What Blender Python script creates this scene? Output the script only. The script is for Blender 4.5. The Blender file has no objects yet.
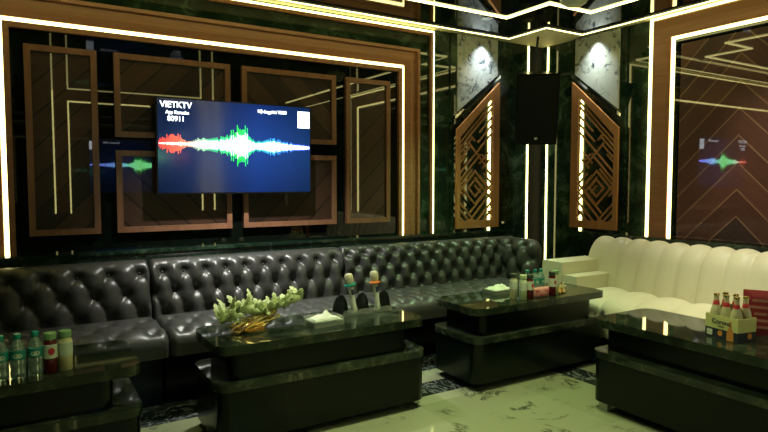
import bpy, bmesh, math, random
from math import sin, cos, pi, radians, sqrt, exp, floor
from mathutils import Vector, Matrix
random.seed(7)
S = bpy.context.scene
COL = S.collection
D, R, LX, FY = 4.636, 4.8765, -1.75, -1.2      # back wall Y, right wall X, left wall X, front wall Y
HC, HM, LEDGE, FZ = 2.80, 2.69, 0.86, -.055               # cove ceiling, mirrored floating ceiling, stone ledge

# ------------------------------------------------------------------ materials
def mat(name, color=(.5, .5, .5), rough=.5, metal=0., coat=0., spec=.5, emit=None, es=0., trans=0., ior=1.45, alpha=1., sheen=0.):
    m = bpy.data.materials.new(name); m.use_nodes = True
    b = m.node_tree.nodes['Principled BSDF']
    b.inputs['Base Color'].default_value = (*color, 1)
    b.inputs['Roughness'].default_value = rough
    b.inputs['Metallic'].default_value = metal
    b.inputs['Coat Weight'].default_value = coat
    b.inputs['Coat Roughness'].default_value = .03
    b.inputs['Specular IOR Level'].default_value = spec
    b.inputs['Transmission Weight'].default_value = trans
    b.inputs['IOR'].default_value = ior
    b.inputs['Alpha'].default_value = alpha
    if emit:
        b.inputs['Emission Color'].default_value = (*emit, 1); b.inputs['Emission Strength'].default_value = es
    return m
def N(m, t, **kw):
    n = m.node_tree.nodes.new(t)
    for k, v in kw.items():
        if k in n.bl_rna.properties: setattr(n, k, v)
        else: n.inputs[k].default_value = v
    return n
def L(m, a, b): m.node_tree.links.new(a, b)
def BS(m): return m.node_tree.nodes['Principled BSDF']
def ramp(m, fac, stops, interp='LINEAR'):
    r = N(m, 'ShaderNodeValToRGB'); r.color_ramp.interpolation = interp
    e = r.color_ramp.elements
    e[0].position, e[0].color = stops[0][0], (*stops[0][1], 1)
    e[1].position, e[1].color = stops[1][0], (*stops[1][1], 1)
    for p, c in stops[2:]:
        x = e.new(p); x.color = (*c, 1)
    L(m, fac, r.inputs['Fac']); return r
def math_(m, op, a, b=None, c=None):
    n = N(m, 'ShaderNodeMath', operation=op)
    for i, v in enumerate((a, b, c)):
        if v is None: continue
        if isinstance(v, (int, float)): n.inputs[i].default_value = v
        else: L(m, v, n.inputs[i])
    return n.outputs[0]
def coord(m): return N(m, 'ShaderNodeTexCoord').outputs['Object']
def world_pos(m): return N(m, 'ShaderNodeNewGeometry').outputs['Position']
def bump(m, h, strength=.2, dist=.01):
    b = N(m, 'ShaderNodeBump', Strength=strength, Distance=dist); L(m, h, b.inputs['Height']); L(m, b.outputs[0], BS(m).inputs['Normal'])

def stone(name, base, vein, rough=.05, scale=2.2, width=.035, speck=None, coat=0., spec=.5):
    m = mat(name, base, rough, coat=coat, spec=spec)
    co = world_pos(m)
    n1 = N(m, 'ShaderNodeTexNoise', Scale=scale, Detail=7., Roughness=.62, Distortion=1.6); L(m, co, n1.inputs['Vector'])
    a = math_(m, 'ABSOLUTE', math_(m, 'SUBTRACT', n1.outputs['Fac'], .5))
    v = ramp(m, a, [(0., (1, 1, 1)), (width, (0, 0, 0))])
    n2 = N(m, 'ShaderNodeTexNoise', Scale=scale * 1.7, Detail=5.); L(m, co, n2.inputs['Vector'])
    cl = ramp(m, n2.outputs['Fac'], [(.42, (0, 0, 0)), (.72, (1, 1, 1))])
    f = math_(m, 'MULTIPLY', v.outputs['Color'], cl.outputs['Color'])
    f2 = math_(m, 'ADD', f, math_(m, 'MULTIPLY', cl.outputs['Color'], .18))
    mx = N(m, 'ShaderNodeMix', data_type='RGBA'); mx.inputs[6].default_value = (*base, 1); mx.inputs[7].default_value = (*vein, 1)
    L(m, f2, mx.inputs[0]); out = mx.outputs[2]
    if speck:
        n3 = N(m, 'ShaderNodeTexNoise', Scale=scale * 3.4, Detail=8., Roughness=.7, Distortion=.8); L(m, co, n3.inputs['Vector'])
        sp = ramp(m, n3.outputs['Fac'], [(.53, (0, 0, 0)), (.64, (1, 1, 1))])
        m2 = N(m, 'ShaderNodeMix', data_type='RGBA'); m2.inputs[7].default_value = (*speck, 1)
        L(m, out, m2.inputs[6]); L(m, sp.outputs['Color'], m2.inputs[0]); out = m2.outputs[2]
    L(m, out, BS(m).inputs['Base Color']); return m

def wood(name, c1, c2, rough=.35, axis='Z', coat=0.):
    m = mat(name, c1, rough, coat=coat)
    mp = N(m, 'ShaderNodeMapping'); s = {'X': (1.2, 22, 22), 'Y': (22, 1.2, 22), 'Z': (22, 22, 1.2)}[axis]; mp.inputs['Scale'].default_value = s
    L(m, world_pos(m), mp.inputs['Vector'])
    n = N(m, 'ShaderNodeTexNoise', Scale=1.5, Detail=5., Roughness=.6); L(m, mp.outputs[0], n.inputs['Vector'])
    r = ramp(m, n.outputs['Fac'], [(.3, c1), (.7, c2)]); L(m, r.outputs['Color'], BS(m).inputs['Base Color']); return m

def planks(name, mode, c1, c2, joint, w=.15, a_axis='X', centre=0., period=1.4, rough=.006):
    """diagonal boards; mode '/', '\\' or 'V' (chevrons with their peaks at centre + k*period)"""
    m = mat(name, c1, .45, coat=1.); BS(m).inputs['Coat Roughness'].default_value = rough; BS(m).inputs['Coat IOR'].default_value = 1.65
    sx = N(m, 'ShaderNodeSeparateXYZ'); L(m, world_pos(m), sx.inputs[0])
    a = sx.outputs[a_axis]; z = sx.outputs['Z']
    if mode == 'V':
        a = math_(m, 'PINGPONG', math_(m, 'SUBTRACT', a, centre - 10 * period), period / 2); k = 1
    else: k = -1 if mode == '/' else 1
    q = math_(m, 'ADD', z, math_(m, 'MULTIPLY', a, k)); qs = math_(m, 'MULTIPLY', q, .7071 / w)
    idx = math_(m, 'FLOOR', qs)
    fr = math_(m, 'SUBTRACT', qs, idx)
    wn = N(m, 'ShaderNodeTexWhiteNoise', noise_dimensions='1D'); L(m, idx, wn.inputs['W'])
    p = math_(m, 'SUBTRACT', z, math_(m, 'MULTIPLY', a, k))
    cv = N(m, 'ShaderNodeCombineXYZ'); L(m, math_(m, 'MULTIPLY', q, 45), cv.inputs[0]); L(m, math_(m, 'MULTIPLY', p, 2.5), cv.inputs[1])
    gn = N(m, 'ShaderNodeTexNoise', Scale=1., Detail=4.); L(m, cv.outputs[0], gn.inputs['Vector'])
    t = math_(m, 'ADD', math_(m, 'MULTIPLY', wn.outputs['Value'], .55), math_(m, 'MULTIPLY', gn.outputs['Fac'], .45))
    r = ramp(m, t, [(.1, c1), (.85, c2)])
    j = ramp(m, math_(m, 'ABSOLUTE', math_(m, 'SUBTRACT', fr, .5)), [(.455, (0, 0, 0)), (.47, (1, 1, 1))])
    mx = N(m, 'ShaderNodeMix', data_type='RGBA'); mx.inputs[7].default_value = (*joint, 1)
    L(m, j.outputs['Color'], mx.inputs[0]); L(m, r.outputs['Color'], mx.inputs[6]); L(m, mx.outputs[2], BS(m).inputs['Base Color'])
    return m

M = {}
M['stone'] = stone('green_black_marble', (.007, .020, .011), (.075, .13, .085), rough=.03, scale=2.4, width=.05)
M['glass'] = stone('black_glass', (.004, .0065, .0045), (.012, .02, .014), rough=.004, scale=.8, spec=.6)
M['mirror'] = mat('black_mirror_ceiling', (.006, .009, .006), .03, spec=1.)
M['cove'] = mat('cream_paint', (.62, .58, .36), .6)
M['white_marble'] = stone('white_marble', (.46, .5, .47), (.12, .14, .14), rough=.12, scale=3.2, width=.05, speck=(.03, .045, .06))
M['woodx'] = wood('bronze_wood_x', (.30, .135, .065), (.43, .205, .10), axis='X')
M['woody'] = wood('bronze_wood_y', (.30, .135, .065), (.43, .205, .10), axis='Y')
M['woodz'] = wood('bronze_wood_z', (.25, .11, .05), (.36, .165, .075), axis='Z')
M['frame_wood'] = wood('panel_frame_wood', (.22, .105, .06), (.33, .16, .09), axis='Z', rough=.3)
M['screen_wood'] = wood('lattice_wood', (.32, .145, .05), (.45, .21, .075), axis='Z', rough=.35)
M['plank_up'] = planks('dark_boards_rising', '/', (.010, .006, .005), (.09, .042, .026), (.005, .003, .002))
M['plank_down'] = planks('dark_boards_falling', '\\', (.010, .006, .005), (.09, .042, .026), (.005, .003, .002))
M['chevron'] = planks('red_brown_chevron_boards', 'V', (.022, .008, .006), (.13, .046, .030), (.22, .12, .07), w=.152, a_axis='Y', centre=2.54, period=1.42, rough=.01)
M['led'] = mat('led_strip', (1, .95, .8), .5, emit=(1, .90, .33), es=4.4)
M['led_dim'] = mat('led_strip_soft', (1, .95, .8), .5, emit=(1, .88, .48), es=2.4)
M['lamp'] = mat('lamp_lens', (1, 1, .9), .5, emit=(1, .97, .8), es=6)
M['black'] = mat('black_lacquer', (.002, .0045, .0032), .22, spec=.3)
M['black_matt'] = mat('black_matt', (.008, .01, .009), .5)
M['infill'] = mat('black_infill', (.002, .003, .0025), .6, spec=.2)
M['chrome'] = mat('chrome', (.75, .75, .75), .12, 1.)
M['gold'] = mat('gold', (.88, .68, .28), .25, 1.)
M['plastic_black'] = mat('black_plastic', (.01, .01, .01), .4)
M['white_paint'] = mat('pale_enamel', (.66, .70, .55), .4)

def leather(name, c, rough, sc=160, st=.15):
    m = mat(name, c, rough)
    n = N(m, 'ShaderNodeTexVoronoi', Scale=sc); L(m, coord(m), n.inputs['Vector'])
    n2 = N(m, 'ShaderNodeTexNoise', Scale=9., Detail=4.); L(m, coord(m), n2.inputs['Vector'])
    bump(m, math_(m, 'ADD', math_(m, 'MULTIPLY', n.outputs['Distance'], .2), n2.outputs['Fac']), st, .006)
    return m
M['leather'] = leather('black_leather', (.040, .042, .038), .36, 160, .05)
M['cream'] = leather('cream_leather', (.74, .70, .52), .42)
M['table_top'] = stone('dark_green_table_marble', (.012, .018, .012), (.085, .10, .055), rough=.04, scale=5.)
M['water'] = mat('clear_plastic', (.55, .72, .62), .1, trans=.75, ior=1.2)
M['teal'] = mat('teal_plastic', (.01, .30, .24), .35)
M['teal_label'] = mat('teal_label', (.02, .24, .19), .4)
M['pale_label'] = mat('pale_label', (.55, .62, .48), .5)
M['red_juice'] = mat('dark_red_drink', (.11, .012, .014), .15)
M['red'] = mat('red_print', (.5, .03, .04), .4)
M['lid_green'] = mat('green_lid', (.20, .38, .16), .4)
M['dark_lid'] = mat('dark_lid', (.03, .05, .03), .4)
M['pale_green'] = mat('pale_green_drink', (.42, .52, .28), .3)
M['cream_drink'] = mat('cream_drink', (.60, .58, .28), .3)
M['acrylic'] = mat('clear_acrylic', (.8, .86, .76), .06, trans=.85, ior=1.25)
M['tissue'] = mat('white_tissue', (.58, .62, .50), .8)
M['smoke'] = mat('smoked_acrylic', (.012, .014, .012), .12)
M['mic'] = mat('champagne_metal', (.62, .60, .42), .35, .3)
M['mic_body'] = mat('pale_mic_body', (.58, .62, .52), .35)
M['orange'] = mat('orange_rubber', (.75, .22, .05), .5)
M['leaf'] = mat('pale_green_leaf', (.50, .58, .28), .5)
M['petal'] = mat('cream_petal', (.75, .74, .5), .5)
M['carton'] = mat('pale_yellow_card', (.60, .60, .24), .5)
M['carton_dark'] = mat('navy_card', (.02, .03, .035), .5)
M['card_in'] = mat('brown_card', (.24, .17, .08), .7)
M['beer'] = mat('golden_beer_glass', (.74, .70, .42), .1, trans=.35, ior=1.2)
M['ink'] = mat('dark_ink', (.02, .025, .06), .5)
M['print_orange'] = mat('orange_print', (.60, .24, .05), .5)
M['foil_red'] = mat('red_packet', (.36, .04, .05), .35)
M['foil_pink'] = mat('pink_packet', (.62, .28, .24), .35)

# floor: pale main field, ringed by dark / pale / dark marble bands
def floor_mat():
    m = mat('marble_floor', (.5, .5, .4), .05)
    co = world_pos(m); sx = N(m, 'ShaderNodeSeparateXYZ'); L(m, co, sx.inputs[0])
    d = math_(m, 'MAXIMUM', math_(m, 'SUBTRACT', sx.outputs['Y'], 3.10), math_(m, 'SUBTRACT', sx.outputs['X'], 3.34))
    band = ramp(m, math_(m, 'ADD', math_(m, 'MULTIPLY', d, .5), .5), [(0., (1, 1, 1)), (.5, (0, 0, 0)), (.608, (1, 1, 1)), (.715, (0, 0, 0))], 'CONSTANT')
    # pale marble
    bk = N(m, 'ShaderNodeTexBrick', Scale=1.); bk.offset = 0.; bk.inputs['Brick Width'].default_value = .8; bk.inputs['Row Height'].default_value = .8
    bk.inputs['Mortar Size'].default_value = .0015; bk.inputs['Color1'].default_value = (.20, .23, .125, 1); bk.inputs['Color2'].default_value = (.31, .33, .23, 1); bk.inputs['Mortar'].default_value = (.2, .2, .14, 1)
    mp = N(m, 'ShaderNodeMapping'); mp.inputs['Location'].default_value = (.3, .22, 0); L(m, co, mp.inputs['Vector']); L(m, mp.outputs[0], bk.inputs['Vector'])
    n1 = N(m, 'ShaderNodeTexNoise', Scale=2.6, Detail=9., Roughness=.68, Distortion=1.2); L(m, co, n1.inputs['Vector'])
    a = math_(m, 'ABSOLUTE', math_(m, 'SUBTRACT', n1.outputs['Fac'], .5)); v = ramp(m, a, [(0., (1, 1, 1)), (.035, (0, 0, 0))])
    n2 = N(m, 'ShaderNodeTexNoise', Scale=4.5, Detail=3.); L(m, co, n2.inputs['Vector']); cl = ramp(m, n2.outputs['Fac'], [(.52, (0, 0, 0)), (.62, (1, 1, 1))])
    f = math_(m, 'MULTIPLY', v.outputs['Color'], cl.outputs['Color'])
    pale = N(m, 'ShaderNodeMix', data_type='RGBA'); L(m, f, pale.inputs[0]); L(m, bk.outputs['Color'], pale.inputs[6]); pale.inputs[7].default_value = (.05, .055, .035, 1)
    # dark marble
    n3 = N(m, 'ShaderNodeTexNoise', Scale=3.2, Detail=8., Roughness=.6, Distortion=2.2); L(m, co, n3.inputs['Vector'])
    a3 = math_(m, 'ABSOLUTE', math_(m, 'SUBTRACT', n3.outputs['Fac'], .5)); dk = ramp(m, a3, [(0., (.16, .18, .17)), (.03, (.022, .028, .026)), (.2, (.012, .015, .014))])
    fin = N(m, 'ShaderNodeMix', data_type='RGBA'); L(m, band.outputs['Color'], fin.inputs[0]); L(m, dk.outputs['Color'], fin.inputs[6]); L(m, pale.outputs[2], fin.inputs[7])
    L(m, fin.outputs[2], BS(m).inputs['Base Color']); return m
M['floor'] = floor_mat()

# ------------------------------------------------------------------ geometry helpers
def obj(name, bm, m, parent=None, smooth=None, bevel=0., seg=2):
    if bevel:
        bmesh.ops.bevel(bm, geom=[e for e in bm.edges if len(e.link_faces) == 2 and e.calc_face_angle(0) > .6], offset=bevel, segments=seg, affect='EDGES', profile=.6, clamp_overlap=True)
    bmesh.ops.recalc_face_normals(bm, faces=bm.faces[:])
    me = bpy.data.meshes.new(name); bm.to_mesh(me); bm.free()
    me.materials.append(m)
    if smooth is None: smooth = 40
    if smooth:
        me.shade_smooth()
        try: me.set_sharp_from_angle(angle=radians(smooth))
        except Exception: pass
    o = bpy.data.objects.new(name, me); COL.objects.link(o)
    if parent: o.parent = parent
    return o
def thing(name, label, cat, loc=(0, 0, 0), rz=0., group=None):
    o = bpy.data.objects.new(name, None); COL.objects.link(o); o.empty_display_size = .05
    o.location = loc; o.rotation_euler = (0, 0, rz); o['label'] = label; o['category'] = cat
    if group: o['group'] = group
    return o
def tag(o, label, cat, group=None):
    o['label'] = label; o['category'] = cat
    if group: o['group'] = group
    return o
def struct(name, bm, m, label=None, **kw):
    o = obj(name, bm, m, **kw); o['kind'] = 'structure'
    if label: o['label'] = label
    return o
def dup(root, loc, rz, label, group=None):
    r = root.copy(); COL.objects.link(r); r.location = loc; r.rotation_euler = (0, 0, rz); r['label'] = label
    if group: r['group'] = group
    for ch in list(root.children):
        c = ch.copy(); COL.objects.link(c); c.parent = r
        for g in list(ch.children):
            d = g.copy(); COL.objects.link(d); d.parent = c
    return r
def B(): return bmesh.new()
def box(bm, x0, x1, y0, y1, z0, z1):
    v = [bm.verts.new(p) for p in ((x0, y0, z0), (x1, y0, z0), (x1, y1, z0), (x0, y1, z0), (x0, y0, z1), (x1, y0, z1), (x1, y1, z1), (x0, y1, z1))]
    for f in ((0, 3, 2, 1), (4, 5, 6, 7), (0, 1, 5, 4), (1, 2, 6, 5), (2, 3, 7, 6), (3, 0, 4, 7)): bm.faces.new([v[i] for i in f])
    return bm
def bx(*a): return box(B(), *a)
def prism(bm, pts, to3, d0, d1):
    a = [bm.verts.new(to3(p[0], p[1], d0)) for p in pts]; b = [bm.verts.new(to3(p[0], p[1], d1)) for p in pts]
    bm.faces.new(a); bm.faces.new(b[::-1]); n = len(pts)
    for i in range(n): bm.faces.new((a[i], b[i], b[(i + 1) % n], a[(i + 1) % n]))
    return bm
def rrect(x0, x1, y0, y1, r, n=8):
    out = []
    for cx, cy, a0 in ((x1 - r, y1 - r, 0), (x0 + r, y1 - r, 90), (x0 + r, y0 + r, 180), (x1 - r, y0 + r, 270)):
        for i in range(n + 1):
            a = radians(a0 + 90 * i / n); out.append((cx + r * cos(a), cy + r * sin(a)))
    return out
def slab(x0, x1, y0, y1, z0, z1, r): return prism(B(), rrect(x0, x1, y0, y1, r), lambda a, b, d: (a, b, d), z0, z1)
def lathe(bm, prof, c=(0, 0, 0), n=20, mtx=None):
    rings = []
    for r, z in prof:
        ring = []
        for i in range(n):
            a = 2 * pi * i / n; p = Vector((r * cos(a), r * sin(a), z))
            if mtx: p = mtx @ p
            ring.append(bm.verts.new(p + Vector(c)))
        rings.append(ring)
    for a, b in zip(rings, rings[1:]):
        for i in range(n): bm.faces.new((a[i], a[(i + 1) % n], b[(i + 1) % n], b[i]))
    bm.faces.new(rings[0][::-1]); bm.faces.new(rings[-1]); return bm
def tube(bm, pts, r, n=8):
    pts = [Vector(p) for p in pts]; rings = []
    for i, p in enumerate(pts):
        t = (pts[min(i + 1, len(pts) - 1)] - pts[max(i - 1, 0)]).normalized()
        u = t.cross(Vector((0, 0, 1)) if abs(t.z) < .95 else Vector((1, 0, 0))).normalized(); w = t.cross(u)
        rr = r[i] if isinstance(r, (list, tuple)) else r
        rings.append([bm.verts.new(p + (u * cos(2 * pi * k / n) + w * sin(2 * pi * k / n)) * rr) for k in range(n)])
    for a, b in zip(rings, rings[1:]):
        for i in range(n): bm.faces.new((a[i], a[(i + 1) % n], b[(i + 1) % n], b[i]))
    bm.faces.new(rings[0][::-1]); bm.faces.new(rings[-1]); return bm
def sweep(path, prof, to3, closed=False):
    """profile (w outward, d off the wall) run along a 2D path with mitred corners; outward is left of travel"""
    bm = B(); n = len(path); rows = []
    for i in range(n):
        p = Vector(path[i])
        di = (p - Vector(path[i - 1])).normalized() if (i > 0 or closed) else None
        do = (Vector(path[(i + 1) % n]) - p).normalized() if (i < n - 1 or closed) else None
        if di is None: di = do
        if do is None: do = di
        ni = Vector((-di.y, di.x)); no = Vector((-do.y, do.x)); mv = (ni + no); mv = mv / max(mv.dot(ni), 1e-6)
        rows.append([bm.verts.new(to3(p.x + mv.x * w, p.y + mv.y * w, d)) for w, d in prof])
    k = len(prof)
    for i in range(n if closed else n - 1):
        a, b = rows[i], rows[(i + 1) % n]
        for j in range(k): bm.faces.new((a[j], a[(j + 1) % k], b[(j + 1) % k], b[j]))
    if not closed: bm.faces.new(rows[0]); bm.faces.new(rows[-1][::-1])
    return bm
backw = lambda a, z, d: (a, D - d, z)
rightw = lambda a, z, d: (R - d, -a, z)          # a = -Y, so that a grows to the right as seen
frontw = lambda a, z, d: (-a, FY + d, z)
leftw = lambda a, z, d: (LX + d, a, z)
def U(a0, a1, z0, z1): return [(a0, z0), (a0, z1), (a1, z1), (a1, z0)]
def bar(w0, w1, d0, d1): return [(w0, d0), (w1, d0), (w1, d1), (w0, d1)]
def text(name, body, size, m, parent, loc, rot, extrude=.0006, align='LEFT', sx=1.):
    cu = bpy.data.curves.new(name, 'FONT'); cu.body = body; cu.size = size; cu.extrude = extrude; cu.align_x = align; cu.offset = size * .012
    t = bpy.data.objects.new(name, cu); COL.objects.link(t)
    me = bpy.data.meshes.new_from_object(t.evaluated_get(bpy.context.evaluated_depsgraph_get())); bpy.data.objects.remove(t)
    me.name = name; me.materials.clear(); me.materials.append(m)
    o = bpy.data.objects.new(name, me); COL.objects.link(o); o.parent = parent; o.location = loc; o.rotation_euler = rot; o.scale = (sx, 1, 1)
    return o

# ------------------------------------------------------------------ room shell
struct('floor', bx(LX, R, FY, D, FZ - .08, FZ), M['floor'])
struct('wall_back', bx(LX - .1, R + .1, D, D + .1, FZ - .08, HC), M['stone'])
struct('wall_right', bx(R, R + .1, FY, D, FZ - .08, HC), M['stone'])
struct('wall_left', bx(LX - .1, LX, FY, D, FZ - .08, HC), M['stone'])
struct('wall_front', bx(LX - .1, R + .1, FY - .1, FY, FZ - .08, HC), M['stone'])
struct('ceiling', bx(LX - .1, R + .1, FY - .1, D + .1, HC, HC + .1), M['cove'], 'cream cove ceiling around the lowered black mirror ceiling')
# floating mirror ceiling with a square notch at the far right corner
EY, EX, NK = 4.145, 4.375, .46
outline = [(LX + .45, FY + .45), (EX, FY + .45), (EX, EY - NK), (EX - NK, EY - NK), (EX - NK, EY), (LX + .45, EY)]
flat = lambda a, b, d: (a, b, d)
struct('ceiling', prism(B(), outline, flat, HM, HM + .07), M['mirror'], 'lowered black mirror ceiling with a stepped corner')
edge = [(EX, FY + .45), (EX, EY - NK), (EX - NK, EY - NK), (EX - NK, EY), (LX + .45, EY)]
edge_r = edge
def led_thing(name, bm, label, m=None, cat='light strip'):
    return tag(obj(name, bm, m or M['led'], smooth=0), label, cat)
# sweep's outward side is left of travel; the outline runs anticlockwise, so outward is the negative side here
led_thing('light_strip', sweep(edge, bar(0, -.020, HM - .010, HM + .010), flat), 'glowing light strip along the stepped edge of the lowered ceiling, nearest the walls')
struct('trim_1', sweep(edge, bar(.002, .05, HM - .008, HM - .0005), flat), M['black_matt'], 'narrow black lip inside the ceiling edge light')
C_OFF = .49
inner = [(EX - C_OFF, FY + .45 + C_OFF), (EX - C_OFF, EY - NK - C_OFF), (EX - NK - C_OFF, EY - NK - C_OFF), (EX - NK - C_OFF, EY - C_OFF), (LX + .45 + C_OFF, EY - C_OFF)]
led_thing('light_strip', sweep(inner, bar(-.011, .011, HM - .010, HM - .0005), flat), 'inner light strip set into the lowered black ceiling, parallel to its edge')

# stone ledge behind the sofas
def ledge(name, b0, b1, bm2):
    struct(name, bm2, M['stone'])
bm = B(); box(bm, LX, 4.27, D - .12, D - .0005, FZ, LEDGE - .02); box(bm, LX, 4.27, D - .132, D - .0005, LEDGE - .0199, LEDGE)
struct('trim_2', bm, M['stone'], bevel=.005, label= 'low dark marble ledge along the TV wall behind the black sofas')
bm = B(); box(bm, R - .12, R - .0005, FY, 4.10, FZ, LEDGE - .02); box(bm, R - .132, R - .0005, FY, 4.10, LEDGE - .0199, LEDGE)
struct('trim_3', bm, M['stone'], bevel=.005, label= 'low dark marble ledge along the right wall behind the cream sofa')

# ------------------------------------------------------------------ back wall: lit frame round the TV wall
IX0, IX1, IZ = -.085, 3.04, 2.41
struct('trim_4', sweep(U(IX0, IX1, LEDGE, IZ), [(.0155, .0), (.0155, .03), (.07, .052), (.115, .03), (.14, .03), (.146, .062), (.172, .062), (.178, .0)], backw), M['woodx'], 'wide bronze-brown moulded surround of the TV wall')
led_thing('light_strip', sweep(U(IX0, IX1, LEDGE, IZ), bar(-.0145, .0125, .001, .026), backw), 'bright light strip running inside the brown surround of the TV wall')
struct('trim_5', sweep(U(IX0, IX1, LEDGE, IZ), bar(-.052, -.0155, .001, .044), backw), M['woodx'], 'thin brown inner lip of the TV wall surround')
struct('trim_12', prism(B(), [(IX0 + .053, LEDGE + .001), (IX1 - .053, LEDGE + .001), (IX1 - .053, IZ - .053), (IX0 + .053, IZ - .053)], backw, .001, .012), M['glass'], 'black mirror glass field behind the framed panels')
led_thing('light_strip', sweep(U(-.44, 3.395, LEDGE, 2.772), bar(-.010, .010, .001, .020), backw), 'outer light strip framing the TV wall up to the ceiling')
struct('trim_6', sweep(U(-.44, 3.395, LEDGE, 2.772), bar(-.04, -.0105, .001, .03), backw), M['woodx'], 'thin brown lip beside the outer TV wall light strip')

def framed_panel(x0, x1, z0, z1, m, label):
    t = thing('wall_panel', label, 'wall panel', ((x0 + x1) / 2, D - .0125, z0), 0, 'bronze framed panels on the TV wall')
    w = (x1 - x0) / 2; h = z1 - z0
    loc = lambda a, z, d: (a, -d, z)
    obj('frame', sweep([(-w, 0), (-w, h), (w, h), (w, 0)], bar(-.04, 0, 0, .032), loc, True), M['frame_wood'], t, smooth=0)
    obj('boards', prism(B(), [(-w + .041, .041), (w - .041, .041), (w - .041, h - .041), (-w + .041, h - .041)], loc, 0, .012), m, t, smooth=0)
framed_panel(.045, .48, .985, 2.26, M['plank_up'], 'tall bronze-framed dark board panel at the left end of the TV wall')
framed_panel(.588, 1.42, 1.671, 2.262, M['plank_up'], 'wide bronze-framed dark board panel above the left half of the TV')
framed_panel(.588, 1.42, .985, 1.576, M['plank_down'], 'wide bronze-framed dark board panel under the left half of the TV')
framed_panel(1.513, 2.342, 1.671, 2.262, M['plank_down'], 'wide bronze-framed dark board panel above the right half of the TV')
framed_panel(1.513, 2.342, .985, 1.576, M['plank_up'], 'wide bronze-framed dark board panel under the right half of the TV')
framed_panel(2.44, 2.893, .985, 2.26, M['plank_up'], 'tall narrow bronze-framed panel right of the TV, beside the lit surround')

# ------------------------------------------------------------------ televisions
def glow(name, c, s):
    m = mat(name, (0, 0, 0), .5, emit=c, es=s); return m
M['txt'] = glow('screen_white', (.85, .92, 1), 3.)
def screen_mat():
    m = mat('television_screen', (.004, .005, .008), .11, spec=1.)
    sx = N(m, 'ShaderNodeSeparateXYZ'); L(m, coord(m), sx.inputs[0])
    r = ramp(m, math_(m, 'ADD', math_(m, 'MULTIPLY', sx.outputs['X'], .8), .5), [(0., (.004, .012, .04)), (.35, (.005, .022, .10)), (.62, (.008, .04, .21)), (1., (.006, .028, .10))])
    gz = ramp(m, math_(m, 'ABSOLUTE', sx.outputs['Z']), [(.05, (1.1, 1.1, 1.1)), (.36, (.45, .5, .55))])
    mx = N(m, 'ShaderNodeMix', data_type='RGBA', blend_type='MULTIPLY'); mx.inputs[0].default_value = 1.
    L(m, r.outputs['Color'], mx.inputs[6]); L(m, gz.outputs['Color'], mx.inputs[7]); L(m, mx.outputs[2], BS(m).inputs['Emission Color']); BS(m).inputs['Emission Strength'].default_value = 1.
    return m
M['screen'] = screen_mat()
def wave_mat():
    m = mat('waveform', (0, 0, 0), .5)
    a = N(m, 'ShaderNodeAttribute', attribute_name='wave'); L(m, a.outputs['Color'], BS(m).inputs['Emission Color']); BS(m).inputs['Emission Strength'].default_value = 2.6
    return m
M['wave'] = wave_mat()
ENV = [(0, .030), (.03, .045), (.08, .068), (.13, .055), (.16, .022), (.20, .018), (.26, .050), (.33, .040), (.37, .045), (.42, .070), (.46, .095), (.505, .150), (.55, .115), (.59, .060), (.62, .030), (.68, .045), (.74, .066), (.80, .045), (.87, .030), (.94, .024), (1, .016)]
HUE = [(0, (.6, .03, .015)), (.13, (.7, .10, .04)), (.22, (.22, .32, .20)), (.34, (.02, .4, .12)), (.5, (.008, .36, .03)), (.60, (.01, .34, .12)), (.70, (.02, .22, .45)), (.85, (.02, .10, .5)), (1, (.05, .06, .55))]
def lerp(tab, x):
    for (a, va), (b, vb) in zip(tab, tab[1:]):
        if a <= x <= b:
            k = (x - a) / (b - a)
            return va + (vb - va) * k if not isinstance(va, tuple) else tuple(p + (q - p) * k for p, q in zip(va, vb))
    return tab[-1][1]
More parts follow.
